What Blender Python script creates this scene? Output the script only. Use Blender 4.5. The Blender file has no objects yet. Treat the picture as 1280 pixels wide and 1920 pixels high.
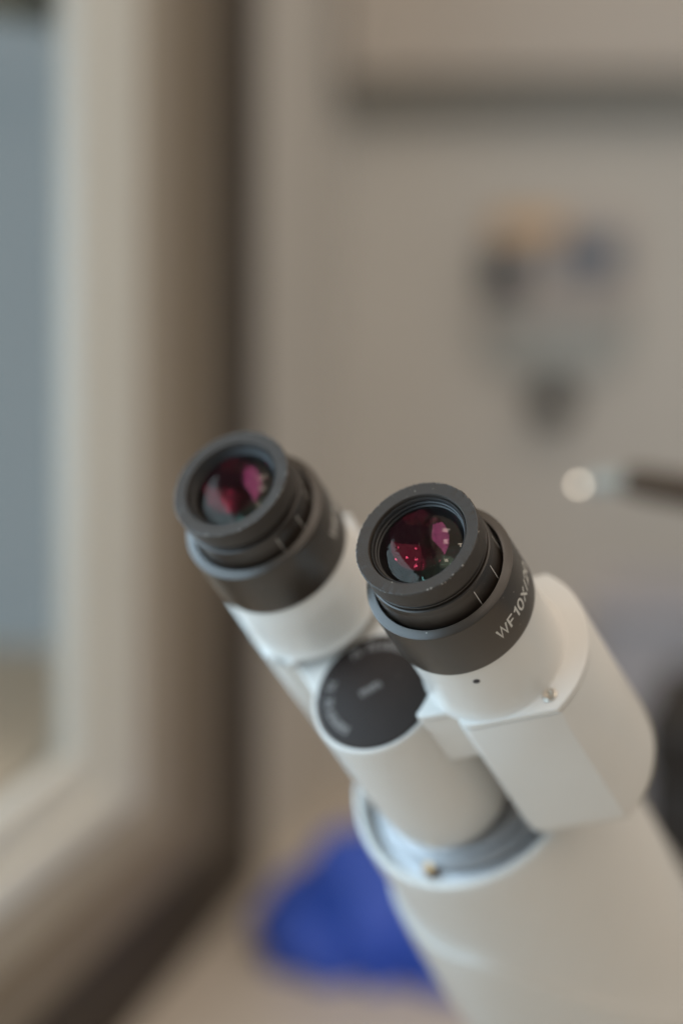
import bpy, bmesh, math, random
from mathutils import Vector, Matrix, noise
random.seed(7)
sc = bpy.context.scene
COL = sc.collection
MM = 0.001
CAM_H = 1.30            # camera height above the floor, metres
R = math.radians

# ------------------------------------------------------------------ camera
F_PX = 4533.0           # focal length in pixels of the 1280x1920 photograph
cd = bpy.data.cameras.new('camera')
cam = bpy.data.objects.new('camera', cd); COL.objects.link(cam)
cam.location = (0, 0, CAM_H); cam.rotation_euler = (R(90), 0, 0)
cd.sensor_fit = 'VERTICAL'; cd.sensor_height = 36; cd.sensor_width = 24
cd.lens = 36 * F_PX / 1920
cd.shift_y = -(960 - 250) / 1920
cd.clip_start = 0.01; cd.clip_end = 200
cd.dof.use_dof = True
cd.dof.focus_distance = 0.641
cd.dof.aperture_fstop = 2.75
cd.dof.aperture_blades = 0
sc.camera = cam

# ------------------------------------------------------------------ world (overcast daylight outside, dim ambient inside)
w = bpy.data.worlds.new('World'); sc.world = w; w.use_nodes = True
bg = w.node_tree.nodes['Background']
bg.inputs['Color'].default_value = (0.80, 0.98, 1.06, 1)
bg.inputs['Strength'].default_value = 0.19

sc.view_settings.view_transform = 'Standard'
sc.view_settings.look = 'None'
sc.view_settings.exposure = 0.42
sc.view_settings.gamma = 1.0

def area(name, loc, target, sx, sy, radiance, color):
    ld = bpy.data.lights.new(name, 'AREA'); ld.shape = 'RECTANGLE'
    ld.size = sx; ld.size_y = sy; ld.color = color
    ld.energy = radiance * math.pi * sx * sy
    o = bpy.data.objects.new(name, ld); COL.objects.link(o)
    o.location = loc
    d = Vector(target) - Vector(loc)
    o.rotation_euler = d.to_track_quat('-Z', 'Y').to_euler()
    return o

# ------------------------------------------------------------------ frames of reference (mm, camera at the origin: x right, y up, z towards the camera)
def cw(p):              # photographer's frame in mm -> world metres
    return Vector((p[0] * MM, -p[2] * MM, CAM_H + p[1] * MM))

WALL_D = Vector((0.2277, 0, -0.9737))       # along the window wall, away from the camera
WALL_N = Vector((0.9737, 0, 0.2277))        # out of the window wall into the room
WALL_O = WALL_N * -340.0
CORNER = 1454.0
def WW(s, h, t):        # on the window wall: s along, h height relative to the camera, t into the room
    p = WALL_O + WALL_D * s + WALL_N * t; return cw((p.x, h, p.z))
def BW(r, h, t):        # on the back wall: r to the right of the corner, t towards the camera
    p = WALL_O + WALL_D * (CORNER - t) + WALL_N * r; return cw((p.x, h, p.z))
COUNTER = -400.0

# lamps: daylight through the window, added warm fill and speck lights overhead, out of view
area('window_daylight', WW(500, 130, -40), WW(490, 120, 600), 0.62, 0.70, 4.4, (0.60, 0.82, 1.0))
area('overhead_fill', cw((1500, 1500, -300)), cw((1499, -200, -300)), 4.2, 4.2, 0.86, (1.0, 0.80, 0.61))  # unseen broad fill, added to lift the overall light level
for px, pz in ((-60, -560), (1150, -420), (-150, 1000), (430, 60), (1500, 900), (-100, -60)):
    area('lens_speck_light', cw((px, 1450, pz)), cw((px * .6, -200, pz * .5 - 400)), 0.17, 0.17, 10.0, (1.0, 0.88, 0.78))  # unseen small lights, added for the coloured specks in the eyepiece lenses

# ------------------------------------------------------------------ materials
def nodes(m):
    m.use_nodes = True
    return m.node_tree, m.node_tree.nodes['Principled BSDF']
def paint(name, col, rough=0.5, var=0.06, scale=60, bump=0.0, bscale=900, metallic=0.0, coat=0.0, spec=0.5, sheen=0.0):
    m = bpy.data.materials.new(name); nt, b = nodes(m)
    b.inputs['Roughness'].default_value = rough
    b.inputs['Metallic'].default_value = metallic
    b.inputs['Specular IOR Level'].default_value = spec
    b.inputs['Coat Weight'].default_value = coat
    b.inputs['Coat Roughness'].default_value = 0.15
    b.inputs['Sheen Weight'].default_value = sheen
    tc = nt.nodes.new('ShaderNodeTexCoord')
    n1 = nt.nodes.new('ShaderNodeTexNoise'); n1.inputs['Scale'].default_value = scale; n1.inputs['Detail'].default_value = 5
    nt.links.new(tc.outputs['Object'], n1.inputs['Vector'])
    mx = nt.nodes.new('ShaderNodeMix'); mx.data_type = 'RGBA'
    mx.inputs['A'].default_value = tuple(c * (1 - var) for c in col) + (1,)
    mx.inputs['B'].default_value = tuple(min(1, c * (1 + var)) for c in col) + (1,)
    nt.links.new(n1.outputs['Fac'], mx.inputs['Factor'])
    nt.links.new(mx.outputs['Result'], b.inputs['Base Color'])
    mr = nt.nodes.new('ShaderNodeMapRange'); mr.inputs['To Min'].default_value = rough * 0.9; mr.inputs['To Max'].default_value = min(1, rough * 1.12)
    nt.links.new(n1.outputs['Fac'], mr.inputs['Value']); nt.links.new(mr.outputs['Result'], b.inputs['Roughness'])
    if bump:
        n2 = nt.nodes.new('ShaderNodeTexNoise'); n2.inputs['Scale'].default_value = bscale; n2.inputs['Detail'].default_value = 3
        nt.links.new(tc.outputs['Object'], n2.inputs['Vector'])
        bp = nt.nodes.new('ShaderNodeBump'); bp.inputs['Strength'].default_value = bump; bp.inputs['Distance'].default_value = 0.0002
        nt.links.new(n2.outputs['Fac'], bp.inputs['Height']); nt.links.new(bp.outputs['Normal'], b.inputs['Normal'])
    return m
def dusty(name, col, rough, dust=0.05, bump=0.25, spec=0.5):
    """black plastic or anodised metal with fine dust specks"""
    m = paint(name, col, rough, 0.12, 300, bump, 2500, spec=spec); nt = m.node_tree; b = nt.nodes['Principled BSDF']
    src = b.inputs['Base Color'].links[0].from_socket
    tc = next(n for n in nt.nodes if n.type == 'TEX_COORD')
    v = nt.nodes.new('ShaderNodeTexVoronoi'); v.inputs['Scale'].default_value = 620
    nt.links.new(tc.outputs['Object'], v.inputs['Vector'])
    lt = nt.nodes.new('ShaderNodeMath'); lt.operation = 'LESS_THAN'; lt.inputs[1].default_value = 0.13
    nt.links.new(v.outputs['Distance'], lt.inputs[0])
    sep = nt.nodes.new('ShaderNodeSeparateColor'); nt.links.new(v.outputs['Color'], sep.inputs[0])
    gt = nt.nodes.new('ShaderNodeMath'); gt.operation = 'LESS_THAN'; gt.inputs[1].default_value = dust
    nt.links.new(sep.outputs[0], gt.inputs[0])
    mu = nt.nodes.new('ShaderNodeMath'); mu.operation = 'MULTIPLY'
    nt.links.new(lt.outputs[0], mu.inputs[0]); nt.links.new(gt.outputs[0], mu.inputs[1])
    mx = nt.nodes.new('ShaderNodeMix'); mx.data_type = 'RGBA'; mx.inputs['B'].default_value = (0.27, 0.24, 0.205, 1)
    nt.links.new(src, mx.inputs['A']); nt.links.new(mu.outputs[0], mx.inputs['Factor'])
    nt.links.new(mx.outputs['Result'], b.inputs['Base Color'])
    return m
def coated(name, fac, tint, rough=0.0, through=0.96):
    """clear glass surface with a coloured anti-reflection coating"""
    m = bpy.data.materials.new(name); m.use_nodes = True; nt = m.node_tree
    nt.nodes.remove(nt.nodes['Principled BSDF']); out = nt.nodes['Material Output']
    t = nt.nodes.new('ShaderNodeBsdfTransparent'); t.inputs[0].default_value = (through, through, through, 1)
    g = nt.nodes.new('ShaderNodeBsdfGlossy'); g.inputs['Color'].default_value = tint + (1,); g.inputs['Roughness'].default_value = rough
    mx = nt.nodes.new('ShaderNodeMixShader'); mx.inputs[0].default_value = fac
    nt.links.new(t.outputs[0], mx.inputs[1]); nt.links.new(g.outputs[0], mx.inputs[2]); nt.links.new(mx.outputs[0], out.inputs[0])
    return m

WHITE = paint('white_enamel', (0.635, 0.615, 0.58), 0.34, 0.045, 22, 0.10, 1400, coat=0.25)
GREYMETAL = paint('satin_grey_metal', (0.40, 0.40, 0.41), 0.42, 0.08, 120, 0.1, 1500, metallic=0.8)
STEEL = paint('bright_steel', (0.62, 0.58, 0.52), 0.28, 0.08, 200, metallic=1.0)
BRASS = paint('brass_screw_metal', (0.55, 0.36, 0.19), 0.3, 0.08, 200, metallic=1.0)
BLACKP = dusty('black_matt_plastic', (0.036, 0.029, 0.023), 0.52, 0.06)
RUBBER = dusty('black_soft_rubber', (0.030, 0.0225, 0.017), 0.6, 0.035, 0.5)
ANOD = dusty('black_anodised_metal', (0.022, 0.016, 0.012), 0.36, 0.05, 0.15)
COLLAR = dusty('black_satin_collar', (0.032, 0.023, 0.016), 0.33, 0.03, 0.12)
WORN = dusty('scuffed_rubber_edge', (0.036, 0.028, 0.022), 0.6, 0.30, 1.0)
for n_ in WORN.node_tree.nodes:
    if n_.type == 'TEX_VORONOI': n_.inputs['Scale'].default_value = 1300
    if n_.type == 'MATH' and abs(n_.inputs[1].default_value - 0.13) < 1e-4: n_.inputs[1].default_value = 0.33
INNER = paint('lens_barrel_black', (0.012, 0.011, 0.011), 0.45, 0.1)
INK = paint('white_print_ink', (0.52, 0.50, 0.465), 0.6, 0.05)
DIALINK = paint('grey_dial_print', (0.24, 0.225, 0.215), 0.6, 0.05)
DARKHOLE = paint('dark_screw_recess', (0.012, 0.012, 0.018), 0.6, 0.1)
DIAL = dusty('black_dial_face', (0.021, 0.0145, 0.012), 0.6, 0.02, 0.1, 0.25)

WALLP = paint('beige_wall_paint', (0.60, 0.575, 0.535), 0.75, 0.05, 9, 0.2, 500)
WALLB = paint('taupe_window_surround_paint', (0.42, 0.37, 0.31), 0.7, 0.06, 7, 0.2, 500)
PILAST = paint('pale_corner_paint', (0.56, 0.53, 0.49), 0.75, 0.05, 8)
DARKB = paint('dark_brown_strip', (0.042, 0.030, 0.020), 0.6, 0.12, 12)
SHADEB = paint('mid_brown_shade', (0.215, 0.175, 0.13), 0.6, 0.08, 10)
FRAMEW = paint('white_window_frame', (0.72, 0.715, 0.67), 0.4, 0.03, 14)
COUNTERM = paint('beige_worktop', (0.60, 0.54, 0.47), 0.45, 0.06, 26)
CABINET = paint('taupe_cabinet_front', (0.62, 0.56, 0.50), 0.5, 0.05, 10)
CABSHADE = paint('grey_green_cabinet_shade', (0.25, 0.24, 0.215), 0.5, 0.08, 14)
BLUEG = paint('blue_nitrile', (0.022, 0.085, 0.52), 0.5, 0.22, 28, 0.5, 260, sheen=0.15)
GREYPL = paint('lavender_grey_plastic', (0.53, 0.515, 0.54), 0.5, 0.05, 15)
DARKBOX = paint('dark_brown_case', (0.016, 0.011, 0.007), 0.55, 0.12, 20)
SOAPB = paint('grey_dispenser_plastic', (0.44, 0.45, 0.43), 0.4, 0.05, 20)
SOAPC = paint('taupe_dispenser_cover', (0.47, 0.43, 0.405), 0.5, 0.05, 20)
ORANGE = paint('tan_orange_label', (0.66, 0.44, 0.24), 0.5, 0.08, 40)
SLATE = paint('slate_blue_label', (0.012, 0.022, 0.032), 0.5, 0.1, 40)
LAVEND = paint('pale_blue_label', (0.14, 0.165, 0.21), 0.5, 0.08, 40)
ARMM = paint('dark_brown_arm', (0.055, 0.038, 0.026), 0.45, 0.1, 40)
TEAL = paint('pale_teal_sleeve', (0.32, 0.335, 0.315), 0.4, 0.05, 40)
LEDGE = paint('weathered_stone_ledge', (0.62, 0.55, 0.44), 0.9, 0.15, 12)
EAVE = paint('dark_green_grey_blind', (0.17, 0.19, 0.165), 0.7, 0.1, 10)

# ------------------------------------------------------------------ mesh helpers
def finish(name, bm, mat, parent=None, mw=None, smooth=True, angle=35):
    bmesh.ops.recalc_face_normals(bm, faces=bm.faces[:])
    me = bpy.data.meshes.new(name); bm.to_mesh(me); bm.free()
    if smooth:
        for p in me.polygons: p.use_smooth = True
        me.set_sharp_from_angle(angle=R(angle))
    me.materials.append(mat)
    o = bpy.data.objects.new(name, me); COL.objects.link(o)
    if parent is not None:
        o.parent = parent
    if mw is not None: o.matrix_basis = mw
    return o
def tag(o, label=None, cat=None, group=None, kind=None):
    if label: o['label'] = label
    if cat: o['category'] = cat
    if group: o['group'] = group
    if kind: o['kind'] = kind
    return o

def lathe(prof, seg=128, cx=0, cy=0, jitter=None):
    """revolve (r, z) pairs in mm about the axis through (cx, cy); returns a bmesh in metres"""
    bm = bmesh.new(); rings = []
    for k, (r, z) in enumerate(prof):
        if r < 1e-6:
            rings.append([bm.verts.new((cx * MM, cy * MM, z * MM))]); continue
        ring = []
        for i in range(seg):
            t = 2 * math.pi * i / seg
            rr, zz = r, z
            if jitter: rr, zz = jitter(k, t, r, z)
            ring.append(bm.verts.new(((cx + rr * math.cos(t)) * MM, (cy + rr * math.sin(t)) * MM, zz * MM)))
        rings.append(ring)
    for A, B in zip(rings, rings[1:]):
        for i in range(seg):
            j = (i + 1) % seg
            if len(A) == 1 and len(B) == 1: continue
            if len(A) == 1: bm.faces.new((A[0], B[i], B[j]))
            elif len(B) == 1: bm.faces.new((A[i], A[j], B[0]))
            else: bm.faces.new((A[i], A[j], B[j], B[i]))
    return bm
def loft(secs, seg=160, cap=True):
    """circles (cy, r, z, sag) in mm about x = 0; sag lowers the right-hand side of the ring"""
    bm = bmesh.new(); rings = []
    for cy, r, z, sg, *tk in secs:
        ring = []
        for i in range(seg):
            t = 2 * math.pi * i / seg; x = r * math.cos(t)
            tuck = 1 - (tk[0] if tk else 0) * min(1, max(0, (x - 2) / 34)) ** 1.2
            ring.append(bm.verts.new((x * tuck * MM, (cy + r * math.sin(t) * tuck) * MM, (z - sg * .075 * max(0, x - 8) ** 2) * MM)))
        rings.append(ring)
    for A, B in zip(rings, rings[1:]):
        for i in range(seg):
            j = (i + 1) % seg; bm.faces.new((A[i], A[j], B[j], B[i]))
    if cap:
        bm.faces.new(rings[0]); bm.faces.new(rings[-1])
    return bm
def inset(poly, d):
    n = len(poly); out = []
    area2 = sum(poly[i][0] * poly[(i + 1) % n][1] - poly[(i + 1) % n][0] * poly[i][1] for i in range(n))
    sgn = 1 if area2 > 0 else -1
    for i in range(n):
        p0, p1, p2 = (Vector(poly[i - 1]), Vector(poly[i]), Vector(poly[(i + 1) % n]))
        e1 = (p1 - p0).normalized(); e2 = (p2 - p1).normalized()
        n1 = Vector((-e1.y, e1.x)) * sgn; n2 = Vector((-e2.y, e2.x)) * sgn
        b = (n1 + n2); b.normalize(); c = max(0.5, b.dot(n1))
        q = p1 + b * (d / c); out.append((q.x, q.y))
    return out
def prism(poly, levels):
    """outline in mm swept through (z, inset) levels"""
    bm = bmesh.new(); rings = []
    for z, d in levels:
        rings.append([bm.verts.new((x * MM, y * MM, z * MM)) for x, y in inset(poly, d)])
    n = len(poly)
    for A, B in zip(rings, rings[1:]):
        for i in range(n):
            j = (i + 1) % n; bm.faces.new((A[i], A[j], B[j], B[i]))
    caps = [bm.faces.new(rings[0]), bm.faces.new(rings[-1])]
    bmesh.ops.triangulate(bm, faces=caps, ngon_method='EAR_CLIP')
    return bm
def hexa(P, a0, a1, h0, h1, t0, t1, bev=0.0, bm=None):
    """box between wall coordinates given by the function P"""
    bm = bm or bmesh.new()
    v = [bm.verts.new(P(s, h, t)) for s in (a0, a1) for h in (h0, h1) for t in (t0, t1)]
    fs = [bm.faces.new([v[i] for i in q]) for q in ((0, 1, 3, 2), (4, 6, 7, 5), (0, 4, 5, 1), (2, 3, 7, 6), (0, 2, 6, 4), (1, 5, 7, 3))]
    if bev:
        es = list({e for f in fs for e in f.edges})
        bmesh.ops.bevel(bm, geom=es, offset=bev * MM, segments=3, profile=0.5, affect='EDGES')
    return bm
def text_bm(s, size, place, depth=0.06, align='CENTER'):
    """letters as real thin relief; place(x_mm, y_mm, h_mm) -> local metres"""
    cu = bpy.data.curves.new('lettering', 'FONT'); cu.body = s; cu.size = size; cu.align_x = align; cu.align_y = 'CENTER'
    cu.resolution_u = 4; cu.extrude = 0.0; cu.offset = 0.012 * size
    ob = bpy.data.objects.new('lettering', cu); COL.objects.link(ob)
    dg = bpy.context.evaluated_depsgraph_get(); me = bpy.data.meshes.new_from_object(ob.evaluated_get(dg))
    bpy.data.objects.remove(ob); bpy.data.curves.remove(cu)
    bm = bmesh.new(); bm.from_mesh(me); bpy.data.meshes.remove(me)
    bmesh.ops.subdivide_edges(bm, edges=[e for e in bm.edges if e.calc_length() > 0.6], cuts=2)
    bmesh.ops.triangulate(bm, faces=bm.faces[:])
    ext = bmesh.ops.extrude_face_region(bm, geom=bm.faces[:])
    top = {g for g in ext['geom'] if isinstance(g, bmesh.types.BMVert)}
    for v in bm.verts: v.co = place(v.co.x, v.co.y, depth if v in top else -0.05)
    return bm

# ------------------------------------------------------------------ setting: walls, worktop, what lies outside the window
def slab(name, P, *a, mat, bev=0.0, parent=None):
    return finish(name, hexa(P, *a, bev=bev), mat, parent, smooth=bool(bev))
WX0, WX1, WH0, WH1 = -420, 1033, -299, 900       # window unit
bm = bmesh.new()                                  # window wall with its opening
hexa(WW, -900, WX0, -440, 1100, -12, 0, bm=bm)
hexa(WW, WX1, 1156, -350, 1100, -12, 0, bm=bm)
hexa(WW, WX0, WX1, -350, WH0, -12, 0, bm=bm)
hexa(WW, WX0, WX1, WH1, 1100, -12, 0, bm=bm)
tag(finish('wall_window_side', bm, WALLB, smooth=False), 'taupe painted wall strip around the white window', kind='structure')
tag(slab('wall_corner_side', WW, 1266, CORNER + 20, -440, 1100, -14, 0, mat=PILAST), 'pale painted wall strip beside the room corner', kind='structure')
bm = bmesh.new()  # dark upright strip paints the soft corner shade; a second band follows the worktop
hexa(WW, 1156, 1266, -440, 1100, -14, -2, bm=bm)
hexa(WW, WX0, 1156, -440, -350, -14, -2, bm=bm)
tag(finish('wall_dark_strip', bm, DARKB, smooth=False), 'dark brown strip painting corner shade down the wall, with a band along the worktop', kind='structure')
bm = bmesh.new()  # mid brown strips paint the gradual shade leading into the dark ones
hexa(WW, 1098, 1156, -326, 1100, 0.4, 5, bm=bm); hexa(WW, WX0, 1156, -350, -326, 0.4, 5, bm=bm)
tag(finish('wall_shade_band', bm, SHADEB, smooth=False), 'mid brown strip painting the shade that fades out beside the dark strip', kind='structure')
tag(slab('wall_back', BW, 0, 1500, -440, 1100, -120, 0, mat=WALLP), 'plain beige wall behind the microscope', kind='structure')
tag(finish('worktop', hexa(WW, -900, CORNER, COUNTER - 38, COUNTER, -1, 760, bev=3), COUNTERM), 'beige worktop under the window', kind='structure')
tag(slab('outside_ledge', WW, -600, 1190, -420, -268, -500, -20, mat=LEDGE), 'weathered stone ledge outside the window', kind='structure')

win = bpy.data.objects.new('window', None); COL.objects.link(win); win.location = WW(980, WH0, -3)
tag(win, 'white framed window with a clear pane at the left', 'window')
bpy.context.view_layer.update()
wi = win.matrix_world.inverted()
def WL(s, h, t): return wi @ WW(s, h, t)
slab('jamb', WL, 992, 1032.6, WH0 + .4, WH1, -10, 7, mat=FRAMEW, bev=3, parent=win)
slab('bottom_rail', WL, WX0, 991.8, WH0 + .4, WH0 + 17, -10, 7, mat=FRAMEW, bev=3, parent=win)
slab('sash_stile', WL, 961, 993, WH0 + 16, WH1, -9, 3, mat=FRAMEW, bev=3, parent=win)
slab('sash_rail', WL, WX0, 960.8, WH0 + 16, WH0 + 38, -9, 3, mat=FRAMEW, bev=3, parent=win)
GLASS = coated('window_glass', 0.04, (0.9, 0.95, 1.0), through=0.98)
slab('pane', WL, WX0, 963, WH0 + 36, WH1, -6, -3, mat=GLASS, parent=win)
tag(slab('roller_blind', WW, WX0 + 10, 1150, 47, 620, -34, -22, mat=EAVE, bev=4), 'dark green grey blind hanging outside the window top', 'blind')

# ------------------------------------------------------------------ background things
cab = bpy.data.objects.new('wall_cabinet', None); COL.objects.link(cab); cab.location = BW(400, 30, 0)
tag(cab, 'taupe wall cabinet, the shade along its lower edge made as a dark strip', 'cabinet')
bpy.context.view_layer.update(); ci = cab.matrix_world.inverted()
CL = lambda s, h, t: ci @ BW(s, h, t)
slab('carcass', CL, 4, 900, 33, 760, .5, 10, mat=CABINET, bev=3, parent=cab)
d1 = slab('door', CL, 4.5, 640, 35, 756, 11, 22, mat=CABINET, bev=3, parent=cab)
slab('shade_rail', CL, 4, 900, 13, 32.6, .5, 16, mat=CABSHADE, bev=3, parent=cab)  # shadow band under the cabinet, built as a dark strip

# wall dispenser with a printed front panel and a dark nozzle
def at_back(px, py, t=0.0):
    """back-wall coordinates r, h seen at a pixel of the photograph, t mm in front of the wall"""
    rx, ry = (px - 640) / F_PX, (250 - py) / F_PX
    o = WALL_O + WALL_D * (CORNER - t)
    # o.x + .9737 r = rx * D, D = -(o.z + .2277 r)
    r = (-rx * o.z - o.x) / (WALL_N.x + rx * WALL_N.z)
    D = -(o.z + WALL_N.z * r)
    return r, ry * D
disp = bpy.data.objects.new('soap_dispenser', None); COL.objects.link(disp)
r0, h0 = at_back(1035, 560, 30)
disp.location = BW(r0, h0, 0)
tag(disp, 'small rounded wall dispenser with a tan and blue label', 'dispenser')
bpy.context.view_layer.update(); di = disp.matrix_world.inverted()
def plate(name, pts, t0, t1, mat, parent, bev=1.5):
    """outline in photograph pixels on the back wall, thickness t0..t1"""
    poly = [at_back(px, py, t1) for px, py in pts]
    bm = bmesh.new()
    A = [bm.verts.new(di @ BW(r, h, t0)) for r, h in poly]; B = [bm.verts.new(di @ BW(r, h, t1)) for r, h in poly]
    bm.faces.new(A); f = bm.faces.new(B); n = len(A)
    for i in range(n): bm.faces.new((A[i], A[(i + 1) % n], B[(i + 1) % n], B[i]))
    bmesh.ops.bevel(bm, geom=list(f.edges), offset=bev * MM, segments=3, profile=0.5, affect='EDGES')
    return finish(name, bm, mat, parent, angle=50)
def arc(cx, cy, rx, ry, a0, a1, n=24):
    return [(cx + rx * math.cos(R(a0 + (a1 - a0) * i / n)), cy + ry * math.sin(R(a0 + (a1 - a0) * i / n))) for i in range(n + 1)]
body = plate('body', [(898, 560)] + [(1184, 560)] + arc(1041, 615, 143, 82, 0, 180), 0.5, 9, SOAPB, disp, 3)
cov = plate('cover', [(900, 600), (905, 420), (930, 395), (1150, 395), (1190, 420), (1180, 600)], 0.5, 13, SOAPC, disp, 2)
plate('label_patch', [(925, 402), (1060, 402), (1060, 448), (925, 448)], 12.9, 13.8, ORANGE, cov, .2)
plate('label_patch', [(1045, 440), (1166, 440), (1166, 520), (1045, 520)], 12.9, 13.8, LAVEND, cov, .2)
plate('label_patch', [(906, 470), (985, 470), (985, 558), (906, 558)], 12.9, 13.8, SLATE, cov, .2)
rn, hn = at_back(1035, 757, 10)
bmn = lathe([(0, 0), (5, .6), (10, 3.5), (13, 11), (12, 18), (7, 22.5), (1.4, 24), (1.4, 38), (0, 38)], 32)
for v in bmn.verts: v.co = di @ (BW(rn, hn, 10.5) + v.co + Vector((0, 0, -0.012)))
finish('nozzle', bmn, DARKBOX, disp)

# dark swing arm entering from the right, its tip highlight made as a glowing bead
def tube(pts, rad, seg=24):
    bm = bmesh.new(); rings = []
    for k, p in enumerate(pts):
        d = (pts[min(k + 1, len(pts) - 1)] - pts[max(k - 1, 0)]).normalized()
        u = d.cross(Vector((0, 0, 1))).normalized(); v = d.cross(u)
        r = rad[k] if isinstance(rad, (list, tuple)) else rad
        rings.append([bm.verts.new(p + (u * math.cos(2 * math.pi * i / seg) + v * math.sin(2 * math.pi * i / seg)) * r * MM) for i in range(seg)])
    for A, B in zip(rings, rings[1:]):
        for i in range(seg): bm.faces.new((A[i], A[(i + 1) % seg], B[(i + 1) % seg], B[i]))
    bm.faces.new(rings[0]); bm.faces.new(rings[-1]); return bm
def at_depth(px, py, D): return cw(((px - 640) / F_PX * D, (250 - py) / F_PX * D, -D))
arm = bpy.data.objects.new('swing_arm', None); COL.objects.link(arm); arm.location = at_depth(1420, 945, 908)
tag(arm, 'dark brown arm at the right, its tip highlight made as a small glowing bead', 'arm')
bpy.context.view_layer.update(); ai = arm.matrix_world.inverted()
al = lambda *q: ai @ at_depth(*q)
finish('rod', tube([al(1165, 900, 906), al(1200, 905, 906), al(1300, 922, 908), al(1400, 941, 908), al(1430, 990, 910), al(1432, 1320, 910), al(1432, 1880, 910)], [4.6, 6.2, 6.8, 6.8, 6.8, 6.8, 6.8]), ARMM, arm)
finish('sleeve', tube([al(1100, 906, 905), al(1112, 905, 905), al(1166, 901, 906)], [2.6, 3.8, 4.4]), TEAL, arm)
TIP = bpy.data.materials.new('tip_glint_glow'); nt, b = nodes(TIP)  # emission stands in for a specular highlight on the arm's tip
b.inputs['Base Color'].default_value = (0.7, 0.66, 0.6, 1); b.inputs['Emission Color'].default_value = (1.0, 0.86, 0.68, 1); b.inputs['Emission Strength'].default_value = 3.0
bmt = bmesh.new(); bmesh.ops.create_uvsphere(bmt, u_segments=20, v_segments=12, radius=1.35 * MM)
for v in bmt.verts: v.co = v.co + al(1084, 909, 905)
finish('tip_glint', bmt, TIP, arm)
bmf = lathe([(0, 0), (34, 0), (34, 4), (30, 7), (8, 9), (0, 9)], 48)
pf = at_depth(1432, 1900, 910); pf.z = CAM_H + COUNTER * MM + .0002
for v in bmf.verts: v.co = ai @ (v.co + pf)
finish('foot', bmf, ARMM, arm)

# things on the worktop at the right
def on_counter(name, D, px0, px1, top_py, depth, mat, label, cat, taper=0.0, bev=6):
    """rounded container standing on the worktop, parallel to the back wall"""
    x0, x1 = (px0 - 640) / F_PX * D, (px1 - 640) / F_PX * D
    h = (250 - top_py) / F_PX * D - COUNTER
    o = bpy.data.objects.new(name, None); COL.objects.link(o)
    o.location = cw(((x0 + x1) / 2, COUNTER + .2, -D)); o.rotation_euler = (0, 0, R(-13.16))
    o.rotation_euler = (0, 0, math.atan2(-0.2277, 0.9737))
    tag(o, label, cat)
    return o, (x1 - x0) / 2, h
case, hw, hh = on_counter('instrument_case', 1150, 1205, 1560, 1352, 120, DARKBOX, 'dark brown case on the worktop behind the microscope', 'case')
def lbox(x0, x1, y0, y1, z0, z1, bev):
    return hexa(lambda s, h, t: Vector((s * MM, t * MM, h * MM)), x0, x1, z0, z1, y0, y1, bev=bev)
finish('body', lbox(-hw, hw, 0, 120, 4, hh - 30, 5), DARKBOX, case)
finish('lid', lbox(-hw - 1, hw + 1, -1, 121, hh - 29.6, hh, 5), DARKBOX, case)
for sx in (-1, 1):
    for sy in (14, 106):
        f = lathe([(0, 0), (7, 0), (7, 4.5), (0, 4.5)], 20, sx * (hw - 14), sy); finish('foot', f, RUBBER, case)
tub, hw, hh = on_counter('storage_tub', 1300, 1090, 1520, 1140, 90, GREYPL, 'lavender grey plastic tub on the worktop behind the dark case', 'tub')
bm = bmesh.new()
def rrect(wx, wy, z, rad, cy, n=6):
    pts = []
    for qx, qy, a0 in ((1, 1, 0), (-1, 1, 90), (-1, -1, 180), (1, -1, 270)):
        for i in range(n + 1):
            t = R(a0 + 90 * i / n); pts.append(bm.verts.new((((wx - rad) * qx + rad * math.cos(t)) * MM, (cy + (wy - rad) * qy + rad * math.sin(t)) * MM, z * MM)))
    return pts
rings = [rrect(hw * .9, 40, 0, 14, 48), rrect(hw, 46, hh - 8, 16, 48), rrect(hw + 5, 51, hh - 7, 18, 48), rrect(hw + 5, 51, hh, 18, 48), rrect(hw - 2, 44, hh, 14, 48), rrect(hw * .9 - 3, 38, 4, 12, 48)]
for A, B in zip(rings, rings[1:]):
    for i in range(len(A)): bm.faces.new((A[i], A[(i + 1) % len(A)], B[(i + 1) % len(A)], B[i]))
bm.faces.new(rings[0]); bm.faces.new(rings[-1])
finish('body', bm, GREYPL, tub)

# crumpled blue glove on the worktop
glv = bpy.data.objects.new('rubber_glove', None); COL.objects.link(glv)
gx, gD = (690 - 640) / F_PX * 1175, 1175
glv.location = cw((gx, COUNTER + .2, -gD)); tag(glv, 'crumpled blue rubber glove lying on the beige worktop', 'glove')
def blob(sx, sy, sz, seed, cx=0, cy=0, rz=0, drop=0.0):
    bm = bmesh.new(); bmesh.ops.create_icosphere(bm, subdivisions=5, radius=1.0)
    for v in bm.verts:
        d = v.co.copy()
        k = 1 + 0.16 * noise.noise(d * 1.4 + Vector((seed, 0, 0))) + 0.07 * noise.noise(d * 3.6 + Vector((0, seed, 0))) + 0.05 * (1 - abs(noise.noise(d * 2.6 + Vector((0, 0, seed))))) ** 6
        q = Vector((d.x * sx * k, d.y * sy * k, max(0, d.z + .25) * sz * k))
        c, s = math.cos(R(rz)), math.sin(R(rz))
        v.co = Vector(((cx + q.x * c - q.y * s) * MM, (cy + q.x * s + q.y * c) * MM, q.z * MM))
    return bm
finish('palm', blob(62, 46, 46, 1.7, 12, 14, 15), BLUEG, glv, angle=80)
finish('cuff', blob(40, 30, 30, 5.2, 44, -28, -20), BLUEG, glv, angle=80)
for k, (cx, cy, rz, L, hz) in enumerate(((-27, -16, 200, 20, 17), (-14, -26, 230, 19, 15), (6, -30, 262, 18, 16), (-26, 8, 165, 22, 26))):
    finish('finger', blob(L, 11, hz, 8.1 + k * 3.3, cx, cy, rz), BLUEG, glv, angle=80)

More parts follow.
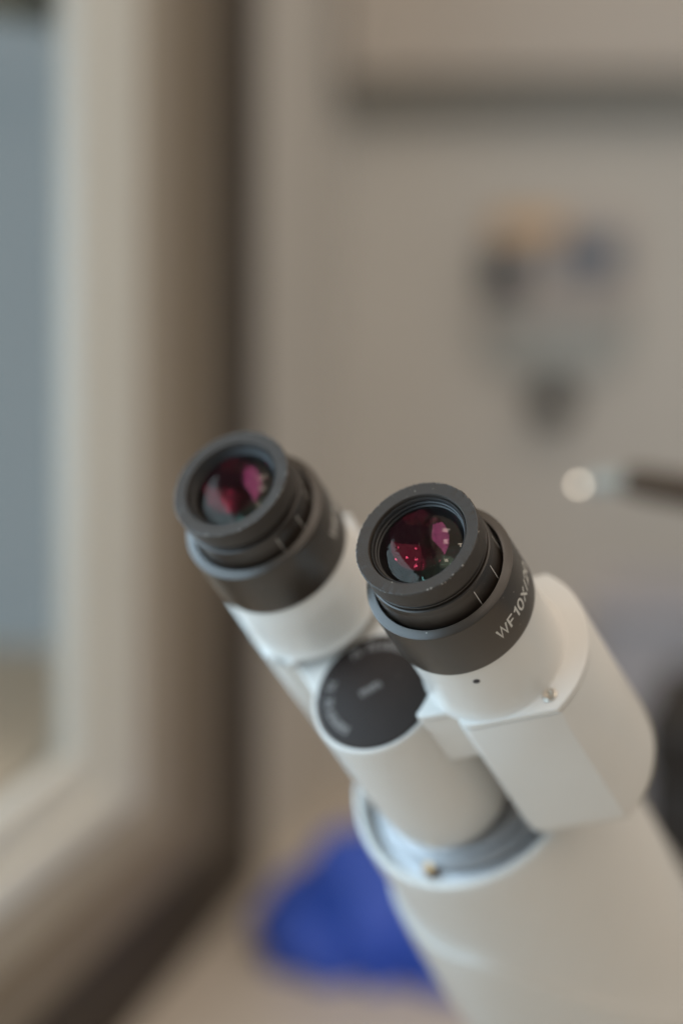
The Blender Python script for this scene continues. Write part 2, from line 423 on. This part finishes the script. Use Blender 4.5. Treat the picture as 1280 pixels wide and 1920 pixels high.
# ------------------------------------------------------------------ the microscope
A_ = Vector((-0.376065, 0.650974, 0.6594)); E_ = Vector((0.794158, -0.140192, 0.591319)); N_ = Vector((0.477376, 0.746043, -0.464255)); M_ = Vector((-5.682, -102.965, -662.03)); S = 32.316
def dirw(v): return Vector((v.x, -v.z, v.y))
POSE = Matrix.Translation(cw(M_)) @ Matrix((dirw(E_), dirw(N_), dirw(A_))).transposed().to_4x4()
scope = bpy.data.objects.new('microscope', None); COL.objects.link(scope)
end = POSE @ Vector((0, -0.010, -0.318))
base_pt = Vector((end.x + .01, end.y + .03, CAM_H + (COUNTER + .3) * MM))
scope.location = base_pt
tag(scope, 'white binocular microscope head with two black eyepieces, in the foreground', 'microscope')
bpy.context.view_layer.update()
ROOT = scope.matrix_world.inverted() @ POSE           # local microscope frame under the Empty
def part(name, bm, mat, label=None, **k):
    o = finish(name, bm, mat, scope, ROOT, **k)
    if label: o['label'] = label
    return o
def sub(name, bm, mat, parent, label=None, **k):
    o = finish(name, bm, mat, parent, None, **k)
    if label: o['label'] = label
    return o
HY = -19.7                                             # hinge axis
CU, SU = 0.854, 0.520
def uw(u, wv, side): return (side * (CU * u + SU * wv), SU * u - CU * wv + HY)

def eyepiece(side, label):
    cx = side * S
    # collar with the printed power
    ep = part('eyepiece', lathe([(18.5, -19.5), (18.5, -16.3), (18.7, -16.05), (20.85, -16.75), (21.08, -17.0), (21.13, -17.4), (21.15, -34.8), (20.95, -35.6), (20.2, -35.8), (17.0, -35.8), (17.0, -19.5), (18.5, -19.5)], 160, cx), COLLAR, label)
    sub('diopter_ring', lathe([(15.8, -8.9), (17.0, -9.0), (17.35, -9.3), (17.4, -10.2), (17.62, -10.6), (17.65, -11), (17.65, -21), (15, -21)], 160, cx), ANOD, ep)
    sub('groove_ring', lathe([(15.5, -6.0), (16.2, -6.35), (16.95, -6.55), (17.0, -6.85), (16.3, -7.1), (16.3, -7.35), (17.0, -7.6), (17.0, -7.9), (16.0, -8.2), (16.0, -9.3)], 160, cx), ANOD, ep)
    def wear(k, t, r, z):
        v = Vector((math.cos(t) * 9 + side * 7, math.sin(t) * 9, k * .37))
        if k in (4, 5, 6):
            n_ = noise.noise(v * 1.2) * .06 + max(0, noise.noise(v * 5.0) - .12) * -.55 * (.35 + .65 * (noise.noise(v * .35) > -.05))
            return r + n_, z + n_ * .7
        return r, z
    sub('eyecup', lathe([(13.75, -1.6), (13.8, -.55), (14.0, -.25), (16.7, -.06), (17.0, -.03), (17.1, -.1), (17.3, -.45), (17.5, -.62), (17.5, -5.5), (17.35, -5.95), (16.0, -6.1), (14.0, -6.0)], 320, cx, 0, wear), RUBBER, ep)
    def crumble(k, t, r, z):
        v = Vector((math.cos(t) * 17 + side * 7, math.sin(t) * 17, k * .6))
        n_ = noise.noise(v * .9) * .04 + (noise.noise(v * 1.2) * .20 + noise.noise(v * 2.9) * .16) * (1 if noise.noise(v * .16) > -.12 else .25)
        return (r + n_, z + n_ * .8) if 0 < k < 5 else (r, z)
    sub('worn_edge', lathe([(16.95, -.12), (17.05, -.0), (17.28, -.02), (17.45, -.18), (17.5, -.42), (17.48, -.7)], 420, cx, 0, crumble), WORN, ep, angle=180)
    sub('lens_bezel', lathe([(13.9, -1.75), (13.45, -1.15), (13.15, -1.15), (12.9, -1.5), (12.75, -2.3), (12.5, -2.45), (12.4, -3.3), (12.15, -3.5), (12.1, -5.2), (12.0, -14), (12.0, -24), (0, -24)], 128, cx), INNER, ep)
    def dome(z, rim, rad, sgn):
        pr = []
        for i in range(13):
            rr = rim * i / 12
            pr.append((rr, z + sgn * (math.sqrt(rad * rad - rr * rr) - math.sqrt(rad * rad - rim * rim))))
        return lathe(pr, 96, cx)
    sub('front_lens', dome(-3.7, 12.1, 24, 1), LENS1, ep, angle=80)
    sub('inner_lens', dome(-4.4, 12.0, 13.5, -1), LENS2, ep, angle=80)
    sub('rear_lens', dome(-16.5, 11.6, 18, 1), LENS3, ep, angle=80)
    return ep, cx
LENS1 = coated('green_coated_lens', 0.016, (1.0, 0.95, 0.85))
LENS2 = coated('magenta_coated_lens', 0.045, (1.0, 0.12, 0.29))
LENS3 = coated('amber_coated_lens', 0.05, (0.55, 1.0, 0.85))
def oval(w_, h_, n=20):
    return [(w_ / 2 + w_ / 2 * math.copysign(abs(math.cos(t)) ** .8, math.cos(t)), h_ / 2 + h_ / 2 * math.sin(t)) for t in [2 * math.pi * i / n for i in range(n + 1)]]
H_ = 3.7
GLYPH = {'W': (3.6, [[(0, H_), (.85, 0), (1.8, H_), (2.75, 0), (3.6, H_)]]),
         'F': (2.0, [[(0, 0), (0, H_), (2.0, H_)], [(0, H_ * .52), (1.7, H_ * .52)]]),
         '1': (1.2, [[(0, H_ * .78), (1.0, H_), (1.0, 0)]]),
         '0': (2.1, [oval(2.1, H_)]),
         'X': (2.4, [[(0, 0), (2.4, H_)], [(0, H_), (2.4, 0)]]),
         '/': (1.3, [[(0, 0), (1.3, H_)]]),
         '2': (2.1, [[(0.05, H_ * .72), (.25, H_ * .9), (.7, H_), (1.3, H_), (1.85, H_ * .9), (2.05, H_ * .72), (1.85, H_ * .5), (0, 0), (2.1, 0)]])}
def ring_text(ep, cx, s, r, ang, z):
    """letters printed round a collar: each stroke a thin raised ribbon, every letter a piece of its own"""
    gap = 0.95; total = sum(GLYPH[c][0] for c in s) + gap * (len(s) - 1); x0 = -total / 2
    for ch in s:
        wd, strokes = GLYPH[ch]; bm = bmesh.new()
        P = lambda x, y, h: Vector(((cx + (r + h) * math.cos(R(ang) + x / r)) * MM, (r + h) * math.sin(R(ang) + x / r) * MM, (z + y - H_ / 2) * MM))
        for st_i, st in enumerate(strokes):
            pts = [Vector(p) for p in st]; hwid = .31; L = []
            for k, p in enumerate(pts):
                if st[0] == st[-1] and k in (0, len(pts) - 1): d0 = d1 = (pts[1] - pts[-2]).normalized()
                else:
                    d0 = (p - pts[k - 1]).normalized() if k else (pts[1] - p).normalized()
                    d1 = (pts[k + 1] - p).normalized() if k < len(pts) - 1 else d0
                n0, n1 = Vector((-d0.y, d0.x)), Vector((-d1.y, d1.x)); b = (n0 + n1).normalized(); c = max(.45, b.dot(n0))
                L.append((p + b * hwid / c, p - b * hwid / c))
            hh = .03 + .008 * st_i
            top = [(bm.verts.new(P(x0 + a.x, a.y, hh)), bm.verts.new(P(x0 + b.x, b.y, hh))) for a, b in L]
            low = [(bm.verts.new(P(x0 + a.x, a.y, -.05)), bm.verts.new(P(x0 + b.x, b.y, -.05))) for a, b in L]
            for (a, b), (c, d), (e, f), (g, h) in zip(top, top[1:], low, low[1:]):
                bm.faces.new((a, b, d, c)); bm.faces.new((a, c, g, e)); bm.faces.new((b, f, h, d))
        sub('letter', bm, INK, ep, smooth=False)
        x0 += wd + gap
def tick(ep, cx, r, ang, z0, z1, wd=0.22):
    bm = bmesh.new(); t = R(ang); da = wd / 2 / r
    hexa(lambda aa, zz, rr: Vector(((cx + rr * math.cos(aa)) * MM, rr * math.sin(aa) * MM, zz * MM)), t - da, t + da, z0, z1, r - .1, r + .05, bm=bm)
    sub('tick_mark', bm, INK, ep, smooth=False)
for side, lab in ((1, 'sharp front eyepiece at the right, with white lettering on its collar'), (-1, 'slightly blurred eyepiece at the left')):
    ep, cx = eyepiece(side, lab)
    if side == 1:
        ring_text(ep, cx, 'WF10X/20', 21.15, 9.0, -27.3)
        for an in (-17.6, 10.3, 41, 68): tick(ep, cx, 17.65, an, -17.5, -10.9)
    else:
        ring_text(ep, cx, 'WF10X/20', 21.15, 46, -26.5)
        ring_text(ep, cx, 'WF10X/20', 21.15, 206, -26.5)
        for k in range(-1, 3): tick(ep, cx, 17.65, 3 + 28.2 * k, -17.4, -10.9)

for side in (1, -1):
    cx = side * S
    # prism housing
    a0 = math.degrees(math.asin(22.3 / 28.3))
    arcp = [(37.9 + 28.3 * math.cos(R(t)), 28.3 * math.sin(R(t))) for t in [-a0 + 2 * a0 * i / 40 for i in range(41)]]
    out = [(26.0, -18.5), (27.5, -20.8), (29.5, -21.6)] + arcp + [(29.5, 21.6), (27.5, 20.8), (26.0, 18.5)]
    house = part('prism_housing', prism([uw(u, v, side) for u, v in out],
                 [(-62.7, .25), (-63.1, 0), (-95, -.2), (-118, -.5), (-123, -.2), (-126, .9), (-127.8, 2.6), (-128.6, 5.0)]), WHITE,
                 'white prism housing under the ' + ('right' if side == 1 else 'left') + ' eyepiece')
    # lid over housing and hinge arm
    ca = 44.0
    cut = [(15.8, 15.7), (14.6, 15.2)] + [(20.0 * math.cos(R(t)), 20.0 * math.sin(R(t))) for t in [ca - 2 * ca * i / 16 for i in range(17)]] + [(14.6, -15.2), (15.8, -15.7)]
    lo = [(23.0, -15.8), (26.2, -17.8), (28.0, -20.6), (30.0, -21.6)] + arcp + [(30.0, 21.6), (28.0, 20.6), (26.2, 17.8), (23.0, 15.8)] + cut
    if side == -1: lo = [(21.5, -17.0)] + lo[1:-22] + [(21.5, 17.0)]
    lid = sub('lid', prism([uw(u, v, side) for u, v in lo], [(-60.2, .4), (-60.27, .22), (-60.45, .06), (-60.7, 0), (-62.0, 0), (-62.3, .25)]), WHITE, house)
    sub('seam', prism([uw(u, v, side) for u, v in lo], [(-62.1, .5), (-63.2, .5)]), GREYMETAL, house)
    armo = [(29.0, -15.4)] + [(29.0, 15.4)] + ([(x, y * .97) for x, y in cut] if side == 1 else [(6.0, 15.4), (6.0, -15.4)])
    az = -62.9 if side == 1 else -65.7
    sub('hinge_arm', prism([uw(u, v, side) for u, v in armo], [(az, .4), (az - .5, 0), (-84, 0), (-87, .6), (-89, 2.0)]), WHITE, house)
    # tube boss rising from the lid to the eyepiece
    sub('eyepiece_tube', lathe([(16, -35.2), (19.8, -35.9), (20.25, -36.4), (20.3, -48), (20.35, -55), (20.6, -58), (20.95, -59.4), (21.5, -60.4), (19, -61)] if side == 1 else [(16, -35.2), (20.3, -35.9), (20.6, -36.4), (20.6, -48), (20.7, -54), (21.0, -57.5), (21.4, -59.4), (22.0, -60.5), (19, -61.5)], 128, cx), WHITE, house)
    # countersunk screws on the flange
    for u, v in ((53.6, 17.5),):
        x, y = uw(u, v, side)
        sc_ = sub('screw', lathe([(0, -60.0), (.75, -60.0), (.8, -59.5), (1.75, -59.4), (2.0, -59.6), (2.05, -60.4)], 24, x, y), STEEL, house)
    # locking-screw hole in the tube
    t = R(-56 if side == 1 else -124); rr = 20.3 if side == 1 else 20.6
    bmh = lathe([(0, 0.06), (.62, 0.08), (.85, .10), (1.0, .02), (1.0, -.3)], 20)
    rot = Matrix.Rotation(t, 4, 'Z') @ Matrix.Translation((rr * MM, 0, 0)) @ Matrix.Rotation(R(90), 4, 'Y')
    for vv in bmh.verts: vv.co = (rot @ vv.co) + Vector((cx * MM, 0, -41.5 * MM))
    sub('screw_hole', bmh, DARKHOLE, house)

# hinge barrel and the scale dial
part('hinge_barrel', lathe([(17.6, -66.8), (18.45, -66.1), (18.9, -65.7), (19.4, -65.9), (19.75, -66.6), (19.9, -68), (20.6, -100), (20.4, -118), (20.0, -124), (19.0, -127), (17.0, -128.8), (13, -129.2), (13, -134)], 128, 0, HY), WHITE)
dial = part('scale_dial', lathe([(0, -65.45), (17.6, -65.45), (18.1, -65.6), (18.3, -66.1), (18.3, -68)], 128, 0, HY), DIAL, 'round black interpupillary scale dial between the eyepieces')
def dial_text(s, size, ang, rad, rot):
    c, s_ = math.cos(R(rot)), math.sin(R(rot))
    ox, oy = rad * math.cos(R(ang)), HY + rad * math.sin(R(ang))
    bm = text_bm(s, size, lambda x, y, h: Vector(((ox + x * c - y * s_) * MM, (oy + x * s_ + y * c) * MM, (-65.45 + h) * MM)))
    sub('numeral', bm, DIALINK, dial, smooth=False)
for s, ang in (('75', -167), ('70', -145), ('65', -127), ('60', -113), ('55', -100)): dial_text(s, 3.6, ang, 14.4, ang - 90 + 180)
for s, ang in (('75', 144), ('70', 124), ('65', 107), ('60', 95), ('55', 82)): dial_text(s, 3.6, ang, 14.4, ang - 90)
dial_text('mm', 4.4, 177, 1.6, 51)

# mounting ring, neck and body
part('mount_plate', lathe([(10, -131.0), (24.5, -131.0), (25.2, -131.4), (25.4, -133.2), (28.2, -133.4), (28.8, -134.0), (29.0, -136.2), (33.4, -136.4), (34.2, -137)], 128, 0, -12.5), GREYMETAL, 'grey metal mounting plate below the hinge barrel')
neck = part('neck', loft([(-12, 33.2, -138, 0), (-12, 33.4, -133.5, 0), (-12, 34.0, -131.9, 0), (-12, 35.2, -131.2, 0), (-12, 36.3, -131.6, 0), (-11.9, 37.0, -133, 0), (-11.9, 37.4, -137, 0.02), (-11.9, 38.1, -150, .3), (-12, 38.7, -163, .75), (-12.1, 39.0, -168, .95), (-12.2, 39.6, -170.5, 1), (-12.2, 41, -173, 1)], cap=False), WHITE)
sub('clamp_screw', lathe([(0, -132.2), (.9, -132.2), (0.9, -132.0), (1.5, -131.9), (1.75, -132.2), (1.8, -137)], 24, 2.6, -42.6), BRASS, neck)
part('body', loft([(-12.2, 36, -173.5, 1), (-12.2, 40.3, -172.2, 1), (-12.2, 41.6, -173.2, 1), (-12.2, 42.3, -175.5, 1), (-12.3, 43.4, -185, .95, .05), (-12.8, 45.6, -215, .8, .16), (-13, 48, -260, .6, .28), (-13, 49, -296, .4, .33), (-13, 48, -312, .3, .33), (-13, 43, -320, .25), (-13, 28, -324, .2)]), WHITE, 'white flared microscope body below the neck')
# stand under the body, standing on the worktop
si = ROOT.inverted() @ Matrix.Identity(4)
stand = finish('stand_base', lathe([(0, 0), (78, 0), (80, 2), (80, 12), (76, 16), (34, 20), (24, 26), (22, 34), (22, 70), (0, 70)], 96), WHITE, scope)

for o in bpy.data.objects:
    if o.type == 'MESH' and o.parent is None and 'kind' not in o and 'category' not in o:
        o['kind'] = 'structure'
